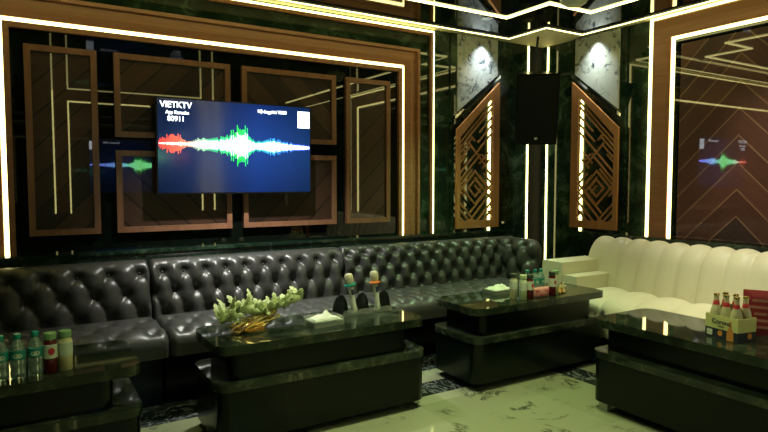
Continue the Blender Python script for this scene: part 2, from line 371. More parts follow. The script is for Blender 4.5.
def make_tv(label, loc, rz, tilt, w=1.235, h=.705):
    t = thing('television', label, 'television', loc, rz); t.rotation_euler = (tilt, 0, rz)
    obj('casing', bx(-w / 2, w / 2, 0, .045, -h / 2, h / 2), M['plastic_black'], t, bevel=.004)
    obj('mount', bx(-.2, .2, .0455, .075, -.12, .12), M['black_matt'], t)
    obj('screen', bx(-w / 2 + .009, w / 2 - .009, -.0025, -.0003, -h / 2 + .011, h / 2 - .009), M['screen'], t, smooth=0)
    obj('maker_mark', bx(-.025, .025, -.002, -.0003, -h / 2 + .002, -h / 2 + .008), M['chrome'], t)
    bm = B(); lay = bm.loops.layers.float_color.new('wave'); rnd = random.Random(3); n = 150; W = w - .03; zc = .018
    for i in range(n):
        u = (i + .5) / n; e = lerp(ENV, u); hh = e * 1.3 * (.62 + .4 * rnd.random()) * (1 if i % 2 else .78)
        col = lerp(HUE, u); white = (1.7, 1.75, 1.7)
        cw = .30 + .45 * min(1, max(0, (u - .15) / .12)) if u < .27 else .75
        core = hh * cw * (.5 if u < .13 else .85)
        x0 = -W / 2 + W * i / n; x1 = x0 + W / n * (.86 if u > .15 else .6)
        def q(z0, z1, yy, c):
            f = bm.faces.new([bm.verts.new(p) for p in ((x0, yy, z0), (x1, yy, z0), (x1, yy, z1), (x0, yy, z1))])
            for l_ in f.loops: l_[lay] = (*c, 1)
        q(zc - hh, zc + hh, -.0030, col); q(zc - core, zc + core, -.0034, tuple(.55 + 5.5 * c for c in col))
    me = bpy.data.meshes.new('waveform'); bm.to_mesh(me); bm.free(); me.materials.append(M['wave'])
    o = bpy.data.objects.new('waveform', me); COL.objects.link(o); o.parent = t; o['label'] = 'glowing rainbow sound waveform'
    rot = (pi / 2, 0, 0); y = -.0032
    text('screen_text', 'VIETKTV', .062, M['txt'], t, (-w / 2 + .028, y, h / 2 - .072), rot, sx=.95)
    text('screen_text', 'App Karaoke', .036, M['txt'], t, (-w / 2 + .066, y, h / 2 - .118), rot, sx=.86)
    text('screen_text', '00911', .052, M['txt'], t, (-w / 2 + .078, y, h / 2 - .170), rot, sx=.95)
    text('screen_text', 'Nội dung phát / VIDEO', .036, M['txt'], t, (w / 2 - .455, y, h / 2 - .072), rot, sx=.70)
    b2 = obj('blank_card', bx(w / 2 - .118, w / 2 - .014, y, y + .0005, h / 2 - .175, h / 2 - .042), M['txt'], t, smooth=0)
    return t
make_tv('wall-mounted television showing a glowing rainbow waveform above the black sofas', (1.455, D - .125, 1.612), 0, radians(.8), 1.215)

# ------------------------------------------------------------------ right wall: chevron board panel in lit surround
def sidewall(to3, a0, a1, wmat, lab, oz=2.788, iz=2.593, step=.21):
    """outer light strip, flat brown band, inner light strip"""
    led_thing('light_strip', sweep(U(a0, a1, LEDGE, oz), bar(-.011, .011, .001, .024), to3), 'outer light strip of the brown surround on ' + lab)
    ww = step - .014
    struct('trim_' + str(sidewall.n), sweep(U(a0 + step, a1 - step, LEDGE, iz), [(.0125, 0), (.0125, .03), (.06, .05), (ww - .03, .05), (ww - .012, .034), (ww - .012, 0)], to3), wmat, 'flat bronze-brown surround band on ' + lab); sidewall.n += 1
    led_thing('light_strip', sweep(U(a0 + step, a1 - step, LEDGE, iz), bar(-.011, .0095, .001, .024), to3), 'inner light strip of the brown surround on ' + lab)
sidewall.n = 7
RA0, RA1 = -3.325, -.27
sidewall(rightw, RA0, RA1, M['woody'], 'the right wall behind the cream sofa')
pa0, pa1 = RA0 + .21 + .02, RA1 - .21 - .02
struct('trim_13', prism(B(), [(pa0, LEDGE + .001), (pa1, LEDGE + .001), (pa1, 2.57), (pa0, 2.57)], rightw, .001, .008), M['glass'], 'black glass margin round the chevron boards')
t = thing('wall_panel', 'large dark red-brown chevron board panel above the cream sofa', 'wall panel', (R, 1.8, LEDGE))
obj('boards', prism(B(), [(pa0 + .055 + 1.8, .002), (pa1 - .055 + 1.8, .002), (pa1 - .055 + 1.8, 1.67), (pa0 + .055 + 1.8, 1.67)], lambda a, z, d: (-d, -a, z), .0085, .016), M['chevron'], t, smooth=0)

# front wall behind the camera: a second television in a lit surround (seen as reflections)
sidewall(frontw, -2.91, -.46, M['woodx'], 'the wall opposite the TV wall')
make_tv('second television facing the first, mirrored in the glass of the TV wall', (1.67, FY + .16, 1.60), pi, 0, 1.5, .86)

# ------------------------------------------------------------------ corner pilasters: white marble panel over a lattice screen
def clip_poly(p, q, poly):
    """clip segment p-q to the convex polygon (anticlockwise)"""
    t0, t1 = 0., 1.; d = q - p
    for i in range(len(poly)):
        a = Vector(poly[i]); e = Vector(poly[(i + 1) % len(poly)]) - a; nrm = Vector((-e.y, e.x))
        num = (p - a).dot(nrm); den = d.dot(nrm)
        if abs(den) < 1e-9:
            if num < 0: return None
        else:
            s = -num / den
            if den > 0: t0 = max(t0, s)
            else: t1 = min(t1, s)
    if t0 >= t1: return None
    return p + d * t0, p + d * t1
def pilaster(to3, a_in, a_out, names):
    """a_in: edge nearest the corner, a_out: far edge (wall coordinates)"""
    sg = 1 if a_in > a_out else -1; w = abs(a_in - a_out)
    f = lambda u, z, d: to3(a_out + sg * u, z, d)     # u runs from the far edge to the corner edge
    zb = LEDGE + .03; zl, zr = 1.86, 2.36
    struct(names[0], prism(B(), [(-.03, LEDGE + .001), (w + .05, LEDGE + .001), (w + .05, HC - .002), (-.03, HC - .002)], f, .001, .018), M['stone'])
    o = obj('marble_panel', prism(B(), [(.045, zl + .185), (w + .005, zr + .075), (w + .005, HC - .01), (.045, HC - .01)], f, .0185, .04), M['white_marble'], smooth=0); tag(o, names[1], 'marble panel')
    o = obj('chrome_strip', prism(B(), [(.0, zl + .105), (w + .035, zr + .05), (w + .035, zr + .078), (.0, zl + .135)], f, .0185, .055), M['chrome']); tag(o, names[2], 'trim')
    t = thing('lattice_screen', names[3], 'lattice screen', f(w / 2, zb, .0))
    base = Vector(f(w / 2, zb, 0)); g = lambda u, z, d: tuple(Vector(f(u, z + zb, d)) - base)
    H0, H1 = zl - zb, zr - zb
    outer = [(0, 0), (w, 0), (w, H1), (0, H0)]
    k = .05; inn = [(.045, .075), (w - .085, .075), (w - .085, H1 - .155), (.045, H0 - .055)]
    bm = B(); d0, d1 = .062, .086
    vs = []
    for dd in (d0, d1): vs.append(([bm.verts.new(g(*p, dd)) for p in outer], [bm.verts.new(g(*p, dd)) for p in inn]))
    for i in range(4):
        j = (i + 1) % 4
        for (o_, n_) in vs: bm.faces.new((o_[i], o_[j], n_[j], n_[i]))
        bm.faces.new((vs[0][0][i], vs[0][0][j], vs[1][0][j], vs[1][0][i])); bm.faces.new((vs[0][1][i], vs[0][1][j], vs[1][1][j], vs[1][1][i]))
    obj('frame', bm, M['screen_wood'], t, smooth=0)
    bm = B(); bw = .0155; segs = []
    cx, cz = .24, .40
    for r in (.085, .165): segs += [((cx - r, cz), (cx, cz + r)), ((cx, cz + r), (cx + r, cz)), ((cx + r, cz), (cx, cz - r)), ((cx, cz - r), (cx - r, cz))]
    def up(q, u0, u1): segs.append(((u0, q + u0), (u1, q + u1)))        # rising bars z - u = q
    def dn(p, u0, u1): segs.append(((u0, p - u0), (u1, p - u1)))        # falling bars z + u = p
    for q in (.86, .80): up(q, 0, .6)
    up(.70, .0, .20); up(.64, .06, .17); dn(1.10, .19, .23); dn(1.00, .17, .30); up(.58, .28, .6); up(.66, .30, .6)
    up(.50, 0, .6); up(.43, 0, .30); up(.33, 0, .24); 
    dn(1.0, .28, .36); up(.35, .30, .40); up(.26, .34, .42); dn(1.06, .33, .40)
    dn(.74, .24, .6); dn(.82, .30, .6); dn(.66, .24, .3)
    for p in (.235, .30, .16): dn(p + .0, 0, .3)
    for q in (-.02, -.10, -.20, -.28): up(q, .18, .6)
    dn(.42, .0, .09); dn(.48, .0, .10); up(.75, 0, .6); up(.60, .0, .12); up(.38, 0, .2); dn(.90, .36, .6); dn(.98, .40, .6); dn(.58, .42, .6)
    for a, b in segs:
        r = clip_poly(Vector(a), Vector(b), [(.035, .06), (w - .075, .06), (w - .075, H1 - .14), (.035, H0 - .04)])
        if not r or (r[1] - r[0]).length < .015: continue
        e = (r[1] - r[0]).normalized(); n_ = Vector((-e.y, e.x)) * bw / 2; e2 = e * bw * .5
        prism(bm, [r[0] - e2 - n_, r[1] + e2 - n_, r[1] + e2 + n_, r[0] - e2 + n_], g, .066 + random.random() * .0015, .080 + random.random() * .0015)
    obj('lattice', bm, M['screen_wood'], t, smooth=0)
    led_thing('light_strip', prism(B(), [(w - .098, LEDGE + .0015), (w - .074, LEDGE + .0015), (w - .074, zr - .12), (w - .098, zr - .15)], f, .02, .034), names[4])
pilaster(backw, 4.185, 3.635, ('trim_9', 'white marble panel with blue-black veining on the TV wall, above the left lattice screen', 'slanted chrome strip under the marble panel on the TV wall', 'bronze lattice screen with slanted top on the TV wall, left of the black speaker', 'vertical light strip behind the left lattice screen'))
pilaster(rightw, -4.155, -3.60, ('trim_10', 'grey-white marble panel on the right wall, above the right lattice screen', 'slanted chrome strip under the marble panel on the right wall', 'bronze lattice screen with slanted top on the right wall, right of the black speaker', 'vertical light strip behind the right lattice screen'))

# corner light strips
led_thing('light_strip', bx(4.650, 4.665, D - .012, D - .001, FZ, HC - .01), 'vertical light strip on the TV wall, directly left of the room corner')
led_thing('light_strip', bx(R - .012, R - .001, D - .090, D - .075, FZ, HC - .01), 'vertical light strip tucked into the room corner itself')
struct('trim_11', bx(4.672, R - .0005, D - .008, D - .0005, FZ, HC - .002), M['infill'], 'matt black infill added in the room corner to stop a light strip reflection')  # added panel: keeps the glossy wall from mirroring the corner light strip

# ------------------------------------------------------------------ speaker in the corner
t = thing('speaker', 'black loudspeaker hung in the corner between the lattice screens', 'speaker', (4.345, 4.235, 2.085)); t.rotation_euler = (radians(14), 0, radians(-38))
bm = prism(B(), [(-.20, -.20), (.20, -.20), (.15, .17), (-.15, .17)], lambda a, b, d: (a, b, d), -.335, .335)
obj('cabinet', bm, M['black'], t, bevel=.014)
obj('grille', bx(-.186, .186, -.208, -.2005, -.315, .315), mat('speaker_grille', (.003, .005, .004), .7, spec=.25), t)
obj('badge', bx(-.014, .014, -.212, -.2085, -.285, -.262), M['chrome'], t, bevel=.002)
bm = B(); tube(bm, [(0, .05, .3355), (0, .07, .44), (0, -.04, .665)], .012)
obj('bracket', bm, M['black_matt'], t)

# ------------------------------------------------------------------ black chesterfield sofas
def resample(pts, step):
    pts = [Vector(p) for p in pts]
    # Catmull-Rom for a soft curve
    dense = []
    for i in range(len(pts) - 1):
        p0 = pts[max(i - 1, 0)]; p1 = pts[i]; p2 = pts[i + 1]; p3 = pts[min(i + 2, len(pts) - 1)]
        for k in range(24):
            s = k / 24; dense.append(.5 * ((2 * p1) + (p2 - p0) * s + (2 * p0 - 5 * p1 + 4 * p2 - p3) * s * s + (-p0 + 3 * p1 - 3 * p2 + p3) * s ** 3))
    dense.append(pts[-1]); ln = [0.]
    for a, b in zip(dense, dense[1:]): ln.append(ln[-1] + (b - a).length)
    n = int(ln[-1] / step); out = []; j = 0
    for i in range(n + 1):
        s = ln[-1] * i / n
        while j < len(ln) - 2 and ln[j + 1] < s: j += 1
        k = (s - ln[j]) / max(ln[j + 1] - ln[j], 1e-9); out.append(dense[j].lerp(dense[j + 1], k))
    nor = []
    for i in range(len(out)):
        t = out[min(i + 1, len(out) - 1)] - out[max(i - 1, 0)]; nor.append(Vector((t.y, -t.x)).normalized() * -1)
    return out, nor, ln[-1]
def quilt(profile, length, hfun, edge_r=.03, step=.011, flip=1, close=True):
    """surface swept along u; profile in (f forward, z); hfun(u, v, total) pushes it along its normal"""
    pts, nor, tot = resample(profile, step); nu = int(length / step); bm = B(); grid = []
    us = [length * i / nu for i in range(nu + 1)]
    for u in us:
        e = min(u, length - u); er = 0.
        if e < edge_r: er = -edge_r * (1 - sqrt(max(0, 1 - (1 - e / edge_r) ** 2)))
        row = []
        for i, (p, n) in enumerate(zip(pts, nor)):
            v = tot * i / (len(pts) - 1); q = p + n * (hfun(u, v, tot) + er)
            row.append(bm.verts.new((u, q.x, q.y)))
        grid.append(row)
    for a, b in zip(grid, grid[1:]):
        for i in range(len(a) - 1): bm.faces.new((a[i], a[i + 1], b[i + 1], b[i]))
    if close:
        bm.faces.new(grid[0]); bm.faces.new(grid[-1][::-1])
        for a, b in zip(grid, grid[1:]): bm.faces.new((a[0], b[0], b[-1], a[-1]))
    return bm, pts, nor, tot
def tuft(a, b, amp, v0, v1, u_off=0., fade=.06):
    def h(u, v, tot):
        k = min(1, max(0, (v - v0 + fade) / fade)) * min(1, max(0, (v1 + fade - v) / fade))
        uu = (u - u_off) / a; vv = (v - v0) / (2 * b); s, t = uu + vv, uu - vv
        puff = (abs(sin(pi * s)) * abs(sin(pi * t))) ** .5
        ds, dt = s - round(s), t - round(t)
        if (round(s) + round(t)) % 2 == 0 or True:
            dd = ((ds + dt) / 2 * a) ** 2 + ((ds - dt) * b) ** 2
        btn = 1 - exp(-dd / (.040 ** 2))
        return amp * (k * (.45 * puff + .55 * btn) + (1 - k) * .75) - amp
    return h
def button_spots(a, b, v0, v1, length, u_off, m=.05):
    out = []; j = 0
    while v0 + j * b <= v1 + 1e-6:
        o = (a / 2) if j % 2 else 0.; i = -60
        for i in range(-60, 60):
            u = u_off + o + i * a
            if m < u < length - m: out.append((u, v0 + j * b))
        j += 1
    return out
BACK = [(.03, .10), (.02, .40), (.015, .62), (.03, .74), (.085, .815), (.16, .825), (.225, .775), (.262, .69), (.285, .60), (.305, .50), (.32, .40)]
SEAT = [(.27, .30), (.28, .425), (.34, .462), (.50, .468), (.64, .470), (.76, .462), (.83, .432), (.855, .38), (.855, .30)]
btn_mesh = None
def add_buttons(parent, spots, pts, nor, tot, amp, u0):
    global btn_mesh
    for (u, v) in spots:
        i = min(len(pts) - 1, int(round(v / tot * (len(pts) - 1)))); p = pts[i] + nor[i] * (-amp + .003)
        if btn_mesh is None:
            bm = B(); bmesh.ops.create_uvsphere(bm, u_segments=10, v_segments=6, radius=.011); o = obj('button', bm, M['leather'], parent); btn_mesh = o.data
        else:
            o = bpy.data.objects.new('button', btn_mesh); COL.objects.link(o); o.parent = parent
        o.location = (u0 + u, p.x, p.y)
def chesterfield(x0, length, label, a, off, arm=False, b=.148, v0=.93):
    # local frame: x along, y toward the room is negative world Y -> mirror with a rotated root
    t = thing('tufted_sofa', label, 'sofa', (x0, 4.485, 0), 0, 'black tufted sofa sections along the TV wall')
    def flipy(bm):
        for v in bm.verts: v.co.y = -v.co.y
        return bm
    AM = .060; v1 = 1.24
    fn = tuft(a, b, AM, v0, v1, off, .09)
    blen = length
    bm, pts, nor, tot = quilt(BACK, blen, fn, .03)
    back = obj('backrest', flipy(bm), M['leather'], t, smooth=70)
    def put(parent, spots, pts, nor, tot, amp, tr):
        global btn_mesh
        for (u, v) in spots:
            i = min(len(pts) - 1, int(round(v / tot * (len(pts) - 1)))); p = pts[i] + nor[i] * (-amp + .004)
            if btn_mesh is None:
                bmb = B(); bmesh.ops.create_uvsphere(bmb, u_segments=10, v_segments=6, radius=.011); o = obj('button', bmb, M['leather'], parent); btn_mesh = o.data
            else:
                o = bpy.data.objects.new('button', btn_mesh); COL.objects.link(o); o.parent = parent
            o.location = tr(u, p.x, p.y)
    put(back, button_spots(a, b, v0, v1, blen, off), pts, nor, tot, AM, lambda u, f, z: (u, -f, z))
    sl = length - (.32 if arm else 0)
    fs = tuft(a * 1.15, .16, .042, .32, .62, off, .1)
    bm, pts, nor, tot = quilt(SEAT, sl, fs, .045)
    seat = obj('seat', flipy(bm), M['leather'], t, smooth=70)
    put(seat, button_spots(a * 1.15, .16, .32, .62, sl, off), pts, nor, tot, .042, lambda u, f, z: (u, -f, z))
    obj('base', bx(.01, length - (.31 if arm else .01), -.62, -.03, FZ, .31), M['black'], t, bevel=.01)
    if arm:
        alen = .62; fa = tuft(.19, b * 1.25, AM, v0, v1, .10, .09)
        bm, pts, nor, tot = quilt(BACK, alen, fa, .13)
        # arm runs toward the room; its tufted face looks back along the seat
        for v in bm.verts:
            u, f, z = v.co; v.co = (length + .02 - f, -u - .0, z)
        armo = obj('arm', bm, M['leather'], t, smooth=70)
        put(armo, button_spots(.19, b * 1.25, v0, v1, alen, .10, .08), pts, nor, tot, AM, lambda u, f, z: (length + .02 - f, -u, z))
    return t
chesterfield(-.70, 1.44, 'black tufted leather sofa section at the left end, behind the bottles table', .19, .045)
chesterfield(.745, 1.485, 'black tufted leather sofa section in the middle, below the television', .147, .08)
chesterfield(2.235, 1.955, 'black tufted leather sofa section at the right end with the rolled arm', .152, .05, True, .105, .895)

# ------------------------------------------------------------------ cream channel sofa along the right wall
def cream_sofa():
    Y0, LN = 3.635, 3.4
    t = thing('channel_sofa', 'long cream channel-tufted leather sofa along the right wall', 'sofa', (R - .14, Y0, 0))
    def place(bm):       # u runs toward the camera (-Y), forward is -X
        for v in bm.verts:
            u, f, z = v.co; v.co = (-f, -u, z)
        return bm
    P = .178
    def ch(amp, off=0., p=P):
        def h(u, v, tot): return amp * (abs(sin(pi * (u - off) / p)) ** .55) - amp
        return h
    cback = [(.03, .10), (.02, .40), (.015, .62), (.03, .75), (.08, .83), (.16, .855), (.24, .825), (.31, .74), (.355, .62), (.385, .50), (.40, .38)]
    bm, *_ = quilt(cback, LN, ch(.034), .06, .014); obj('backrest', place(bm), M['cream'], t, smooth=80)
    cseat = [(.36, .26), (.38, .40), (.44, .452), (.56, .462), (.68, .455), (.78, .43), (.85, .37), (.875, .29), (.87, .20), (.85, .12)]
    bm, *_ = quilt(cseat, LN - .30, ch(.036, 0, P * 1.5), .06, .014)
    for v in bm.verts: v.co.x += .30
    obj('seat', place(bm), M['cream'], t, smooth=80)
    bm = bx(-.80, -.24, -.15, .075, .08, .66); obj('arm', bm, M['cream'], t, bevel=.05, seg=4)
    bm = bx(-.79, -.29, -.298, -.152, .08, .555); obj('arm_step', bm, M['cream'], t, bevel=.035, seg=4)
    obj('base', bx(-.78, -.05, -LN + .02, .03, FZ, .12), M['black'], t)
cream_sofa()

# ------------------------------------------------------------------ tables
def make_table(label, lx, ly, loc, feet=False):
    t = thing('coffee_table', label, 'table', loc, 0, 'black two-tier coffee tables')
    hx, hy = lx / 2, ly / 2
    obj('top', slab(-hx, hx, -hy, hy, .462, .51, .075), M['table_top'], t, bevel=.006)
    obj('neck', slab(-hx + .075, hx - .115, -hy + .04, hy - .04, .3135, .4615, .06), M['black'], t)
    obj('shelf', slab(-hx - .006, hx + .006, -hy - .006, hy + .006, .272, .313, .08), M['table_top'], t, bevel=.006)
    obj('base', slab(-hx + .003, hx - .003, -hy + .003, hy - .003, 0.0, .2715, .072), M['black'], t, bevel=.004)
    pl = obj('plinth', slab(-hx + .11, hx - .11, -hy + .11, hy - .11, FZ, -.0005, .04), M['black_matt'], t)
    if feet:
        for sx_ in (-1, 1):
            for sy_ in (-1, 1):
                x, y = sx_ * (hx - .055), sy_ * (hy - .075)
                obj('foot', bx(x - .02, x + .02, y - .03, y + .03, FZ, -.0005), M['white_paint'], t)
    return t
T = .5105
make_table('black two-tier coffee table at the lower left, carrying the row of small bottles', 1.28, .53, (-.185, 3.125, 0))
make_table('black two-tier coffee table holding the microphones and the leafy gold centrepiece', 1.30, .51, (1.475, 3.195, 0))
make_table('black two-tier coffee table in the middle distance by the black sofa arm', 1.31, .50, (3.185, 3.20, 0))
t4 = make_table('black two-tier coffee table in front of the cream sofa, with the beer carton', .56, 1.36, (3.275, 1.735, 0), True)

# ------------------------------------------------------------------ things on the tables
def water_bottle(label, loc, s=1., group=None):
    t = thing('water_bottle', label, 'bottle', loc, 0, group); t.scale = (s, s, s)
    obj('bottle', lathe(B(), [(.024, 0), (.029, .006), (.0295, .03), (.027, .04), (.0295, .05), (.0295, .078), (.028, .082), (.028, .125), (.026, .138), (.018, .158), (.0125, .168), (.0125, .174)]), M['water'], t)
    obj('label_band', lathe(B(), [(.0285, .084), (.0302, .085), (.0302, .122), (.0285, .123)]), M['teal_label'], t)
    bm = B()
    for i in range(7):
        for j in range(2): pass
    n = 14; r = .0308; ring = []
    c = bm.verts.new((0, -r, .103))
    for i in range(n):
        a = 2 * pi * i / n; dx = .019 * cos(a); dz = .0095 * sin(a); ring.append(bm.verts.new((r * sin(dx / r), -r * cos(dx / r), .101 + dz)))
    for i in range(n): bm.faces.new((c, ring[i], ring[(i + 1) % n]))
    obj('label_mark', bm, M['pale_label'], t)
    obj('cap', lathe(B(), [(.0135, .170), (.0145, .172), (.0145, .190), (.0125, .192)]), M['teal'], t)
    return t
W1 = water_bottle('small water bottle cut off by the left picture edge, teal cap', (-.092, 2.945, T))
dup(W1, (-.030, 2.945, T), 0, 'small teal-capped water bottle, second in the row from the left edge')
dup(W1, (.035, 2.955, T), 0, 'small teal-capped water bottle beside the red juice bottle on the left table')
def juice(label, loc, lid, body, spot=True, name='juice_bottle'):
    t = thing(name, label, 'bottle', loc)
    obj('body', lathe(B(), [(.024, 0), (.0275, .005), (.0275, .125), (.025, .140), (.0195, .150)]), body, t)
    obj('label_band', lathe(B(), [(.0272, .068), (.0285, .069), (.0285, .128), (.0272, .129)]), M['pale_label'], t)
    if spot:
        bm = B(); r = .0292; n = 14; c = bm.verts.new((.004, -r, .1)); ring = []
        for i in range(n):
            a = 2 * pi * i / n; dx = .004 + .014 * cos(a); ring.append(bm.verts.new((r * sin(dx / r), -r * cos(dx / r), .1 + .016 * sin(a))))
        for i in range(n): bm.faces.new((c, ring[i], ring[(i + 1) % n]))
        obj('label_mark', bm, M['red'], t)
    else:
        text('label_text', 'soya', .022, M['dark_lid'], t, (-.021, -.0293, .095), (pi / 2, 0, 0)) if False else None
    obj('lid', lathe(B(), [(.0235, .1505), (.0255, .152), (.0255, .176), (.0225, .179)]), lid, t)
    return t
juice('dark red juice bottle with green lid and red-spotted pale label on the left table', (.092, 2.955, T), M['lid_green'], M['red_juice'])
juice('pale green and cream drink bottle at the right end of the left table row', (.152, 2.965, T), M['lid_green'], M['cream_drink'], False, 'drink_bottle')

# gold leafy centrepiece
def centrepiece(label, loc, rz=0., s=1., leaves=True):
    t = thing('centrepiece', label, 'ornament', loc, rz); t.scale = (s, s, s)
    bm = B()
    for k in range(11):
        y = -.055 + .011 * k; ph = random.uniform(-.3, .3)
        pts = []
        for i in range(9):
            u = i / 8; x = -.105 + .215 * u; z = .010 + .012 * sin(pi * u) + .075 * u ** 2.2 + .018 * sin(k * 1.3 + u * 3)
            pts.append((x + .02 * sin(k), y * (1 - .5 * u) + .012 * sin(4 * u + ph), max(.009, z)))
        tube(bm, pts, [.004 + .005 * sin(pi * i / 8) for i in range(9)], 6)
    obj('gold_strands', bm, M['gold'], t)
    bm = B(); lathe(bm, [(.05, 0.0005), (.062, .002), (.066, .012), (.03, .02)]); obj('bowl', bm, M['gold'], t)
    def blade(bm, p, dirv, up, ln, wd):
        dirv = dirv.normalized(); sd = dirv.cross(up).normalized(); nn = sd.cross(dirv)
        outl = [(0, .10), (.12, .55), (.2, .35), (.36, 1.), (.46, .5), (.62, .85), (.70, .38), (.84, .5), (1., 0.)]
        for off in (0, 1):
            pass
        le = [bm.verts.new(p + dirv * ln * a + sd * wd * b + nn * ln * .18 * sin(a * 3)) for a, b in outl]
        ri = [bm.verts.new(p + dirv * ln * a - sd * wd * b + nn * ln * .18 * sin(a * 3)) for a, b in outl[:-1]]
        ce = [bm.verts.new(p + dirv * ln * a + nn * (ln * .18 * sin(a * 3) - .004)) for a, b in outl[:-1]]
        for i in range(len(outl) - 2):
            bm.faces.new((ce[i], ce[i + 1], le[i + 1], le[i])); bm.faces.new((ce[i + 1], ce[i], ri[i], ri[i + 1]))
        bm.faces.new((ce[-1], le[-1], le[-2])); bm.faces.new((ce[-1], ri[-1], le[-1]))
    bm = B(); bs = B(); rnd = random.Random(5)
    spine = [Vector((-.16 + .40 * i / 16, .012 + .012 * sin(i), .055 + .045 * sin(pi * min(1, i / 7)) + .085 * (i / 16) ** 1.7)) for i in range(17)]
    if leaves:
        tube(bs, spine, .004, 6)
        tube(bs, [(-.02, 0, .02), (-.05, .01, .06), tuple(spine[4])], .004, 6)
        for i, p in enumerate(spine):
            for sgn in (-1, 1):
                for r_ in range(2 if i < 15 else 1):
                    d = Vector((rnd.uniform(-.3, .7), sgn * rnd.uniform(.15, .8), rnd.uniform(-.1, 1.)))
                    blade(bm, p, d, Vector((rnd.uniform(-.4, .4), -1, .3)), rnd.uniform(.055, .095) * (1.35 if i < 6 else 1.), rnd.uniform(.018, .030))
    else:
        for i in range(9):
            d = Vector((rnd.uniform(-.7, .7), rnd.uniform(-.7, .7), rnd.uniform(.4, 1.)))
            blade(bm, Vector((0, 0, .05)), d, Vector((.2, -1, .3)), rnd.uniform(.05, .08), .018)
        tube(bs, [(0, 0, .02), (0, 0, .06)], .004, 6)
    f = obj('leaves', bm, M['leaf'] if leaves else M['petal'], t); f.modifiers.new('thick', 'SOLIDIFY').thickness = .002
    obj('stem', bs, M['leaf'], t)
    return t
centrepiece('pale green leafy spray in a twisted gold dish, on the microphone table', (1.10, 3.19, T), .05, 1.15)
centrepiece('small gold ornament with cream blossom beside the bottles on the middle table', (3.49, 3.10, T), .6, .62, False)

def tissue_tray(label, loc, rz, lx=.17, ly=.115, h=.045):
    t = thing('tissue_box', label, 'tissue box', loc, rz)
    obj('case', sweep([(-lx / 2, -ly / 2), (-lx / 2, ly / 2), (lx / 2, ly / 2), (lx / 2, -ly / 2)], bar(-.004, 0, 0, h), lambda a, b, d: (a, b, d), True), M['acrylic'], t, smooth=0)
    obj('tray_bottom', bx(-lx / 2 + .0045, lx / 2 - .0045, -ly / 2 + .0045, ly / 2 - .0045, 0, .004), M['acrylic'], t, smooth=0)
    bm = B(); rnd = random.Random(int(loc[0] * 100)); n = 12; g = []
    ph = rnd.uniform(0, 6)
    for i in range(n + 1):
        row = []
        for j in range(n + 1):
            x = (i / n - .5) * (lx - .014); y = (j / n - .5) * (ly - .014)
            e = min(i, n - i, j, n - j) / (n / 2)
            z = .022 + .02 * min(1, e * 2) + .014 * e * sin(i * 1.3 + ph) * cos(j * 1.1) + rnd.uniform(0, .007) + .022 * exp(-((x - .01) ** 2 + (y + .005) ** 2) / .0006)
            row.append(bm.verts.new((x, y, z)))
        g.append(row)
    for i in range(n):
        for j in range(n): bm.faces.new((g[i][j], g[i + 1][j], g[i + 1][j + 1], g[i][j + 1]))
    o = obj('tissues', bm, M['tissue'], t); o.modifiers.new('thick', 'SOLIDIFY').thickness = .006
    return t
tissue_tray('clear tissue box with white tissues in front of the microphone stand', (1.505, 3.125, T), .05, .20, .14, .05)
tissue_tray('clear tissue tray with white tissues on the middle table, left of its bottles', (3.065, 3.325, T), .0, .20, .14, .034)

# microphone stand and microphones
ms = thing('microphone_stand', 'smoked acrylic microphone stand with half-disc dividers on the leafy table', 'microphone stand', (1.865, 3.285, T), .0)
obj('tray', bx(-.17, .185, -.05, .05, 0, .008), M['smoke'], ms, bevel=.002)
obj('front_rail', bx(-.17, .185, -.054, -.0505, 0, .035), M['acrylic'], ms, smooth=0)
for x in (-.155, .0, .165):
    pts = [(.078 * cos(pi * i / 16), .0085 + .115 * sin(pi * i / 16)) for i in range(17)]
    g = lambda a, b, d, x=x: (x + a * .80 - d * .3, .025 + a * .22 + d, b)
    obj('divider', prism(B(), pts, g, -.003, .003), M['smoke'], ms)
for x in (-.075, .095): obj('socket', lathe(B(), [(.020, .0085), (.022, .01), (.022, .045), (.0195, .046)], (x, -.015, 0)), M['acrylic'], ms)
def microphone(label, x, ring, rx):
    t = thing('microphone', label, 'microphone', (1.865 + x, 3.262, T + .014)); t.rotation_euler = (radians(-4), radians(rx), 0)
    obj('body', lathe(B(), [(.011, 0), (.0155, .004), (.016, .06), (.019, .15), (.021, .168)]), M['mic_body'], t)
    obj('display', bx(-.009, .009, -.0212, -.0165, .115, .148), M['ink'], t, bevel=.002)
    obj('ring', lathe(B(), [(.022, .169), (.036, .171), (.038, .176), (.036, .181), (.022, .183)], n=8), ring, t)
    obj('grille', lathe(B(), [(.020, .1835), (.026, .195), (.0285, .215), (.0275, .235), (.020, .248), (.008, .252)]), M['mic'], t)
    return t
microphone('left microphone in the stand, teal ring below its pale head', -.075, M['teal'], -9)
microphone('right microphone in the stand, orange ring below its pale head', .095, M['orange'], -5)

# middle table drinks
J = [(2.985, 3.055), (3.045, 3.045), (3.225, 3.03)]
juice('pale green drink bottle at the left front of the middle table group', (3.035, 3.04, T), M['pale_green'], M['pale_green'], False, 'drink_bottle')
juice('dark-lidded brown bottle at the back left of the middle table group', (3.02, 3.12, T), M['dark_lid'], M['beer'], False, 'drink_bottle')
juice('dark red juice bottle with dark lid, left of the pink packet on the middle table', (3.095, 3.035, T), M['dark_lid'], M['red_juice'])
juice('dark red juice bottle with dark lid, right of the pink packet on the middle table', (3.335, 3.045, T), M['dark_lid'], M['red_juice'])
juice('pale drink bottle at the right end of the middle table group', (3.395, 3.07, T), M['lid_green'], M['cream_drink'], False, 'drink_bottle')
for x, y, l in ((3.165, 3.13, 'leftmost'), (3.24, 3.125, 'middle'), (3.305, 3.13, 'rightmost')):
    dup(W1, (x, y, T), 0, l + ' of the three teal-capped water bottles behind the pink packet')
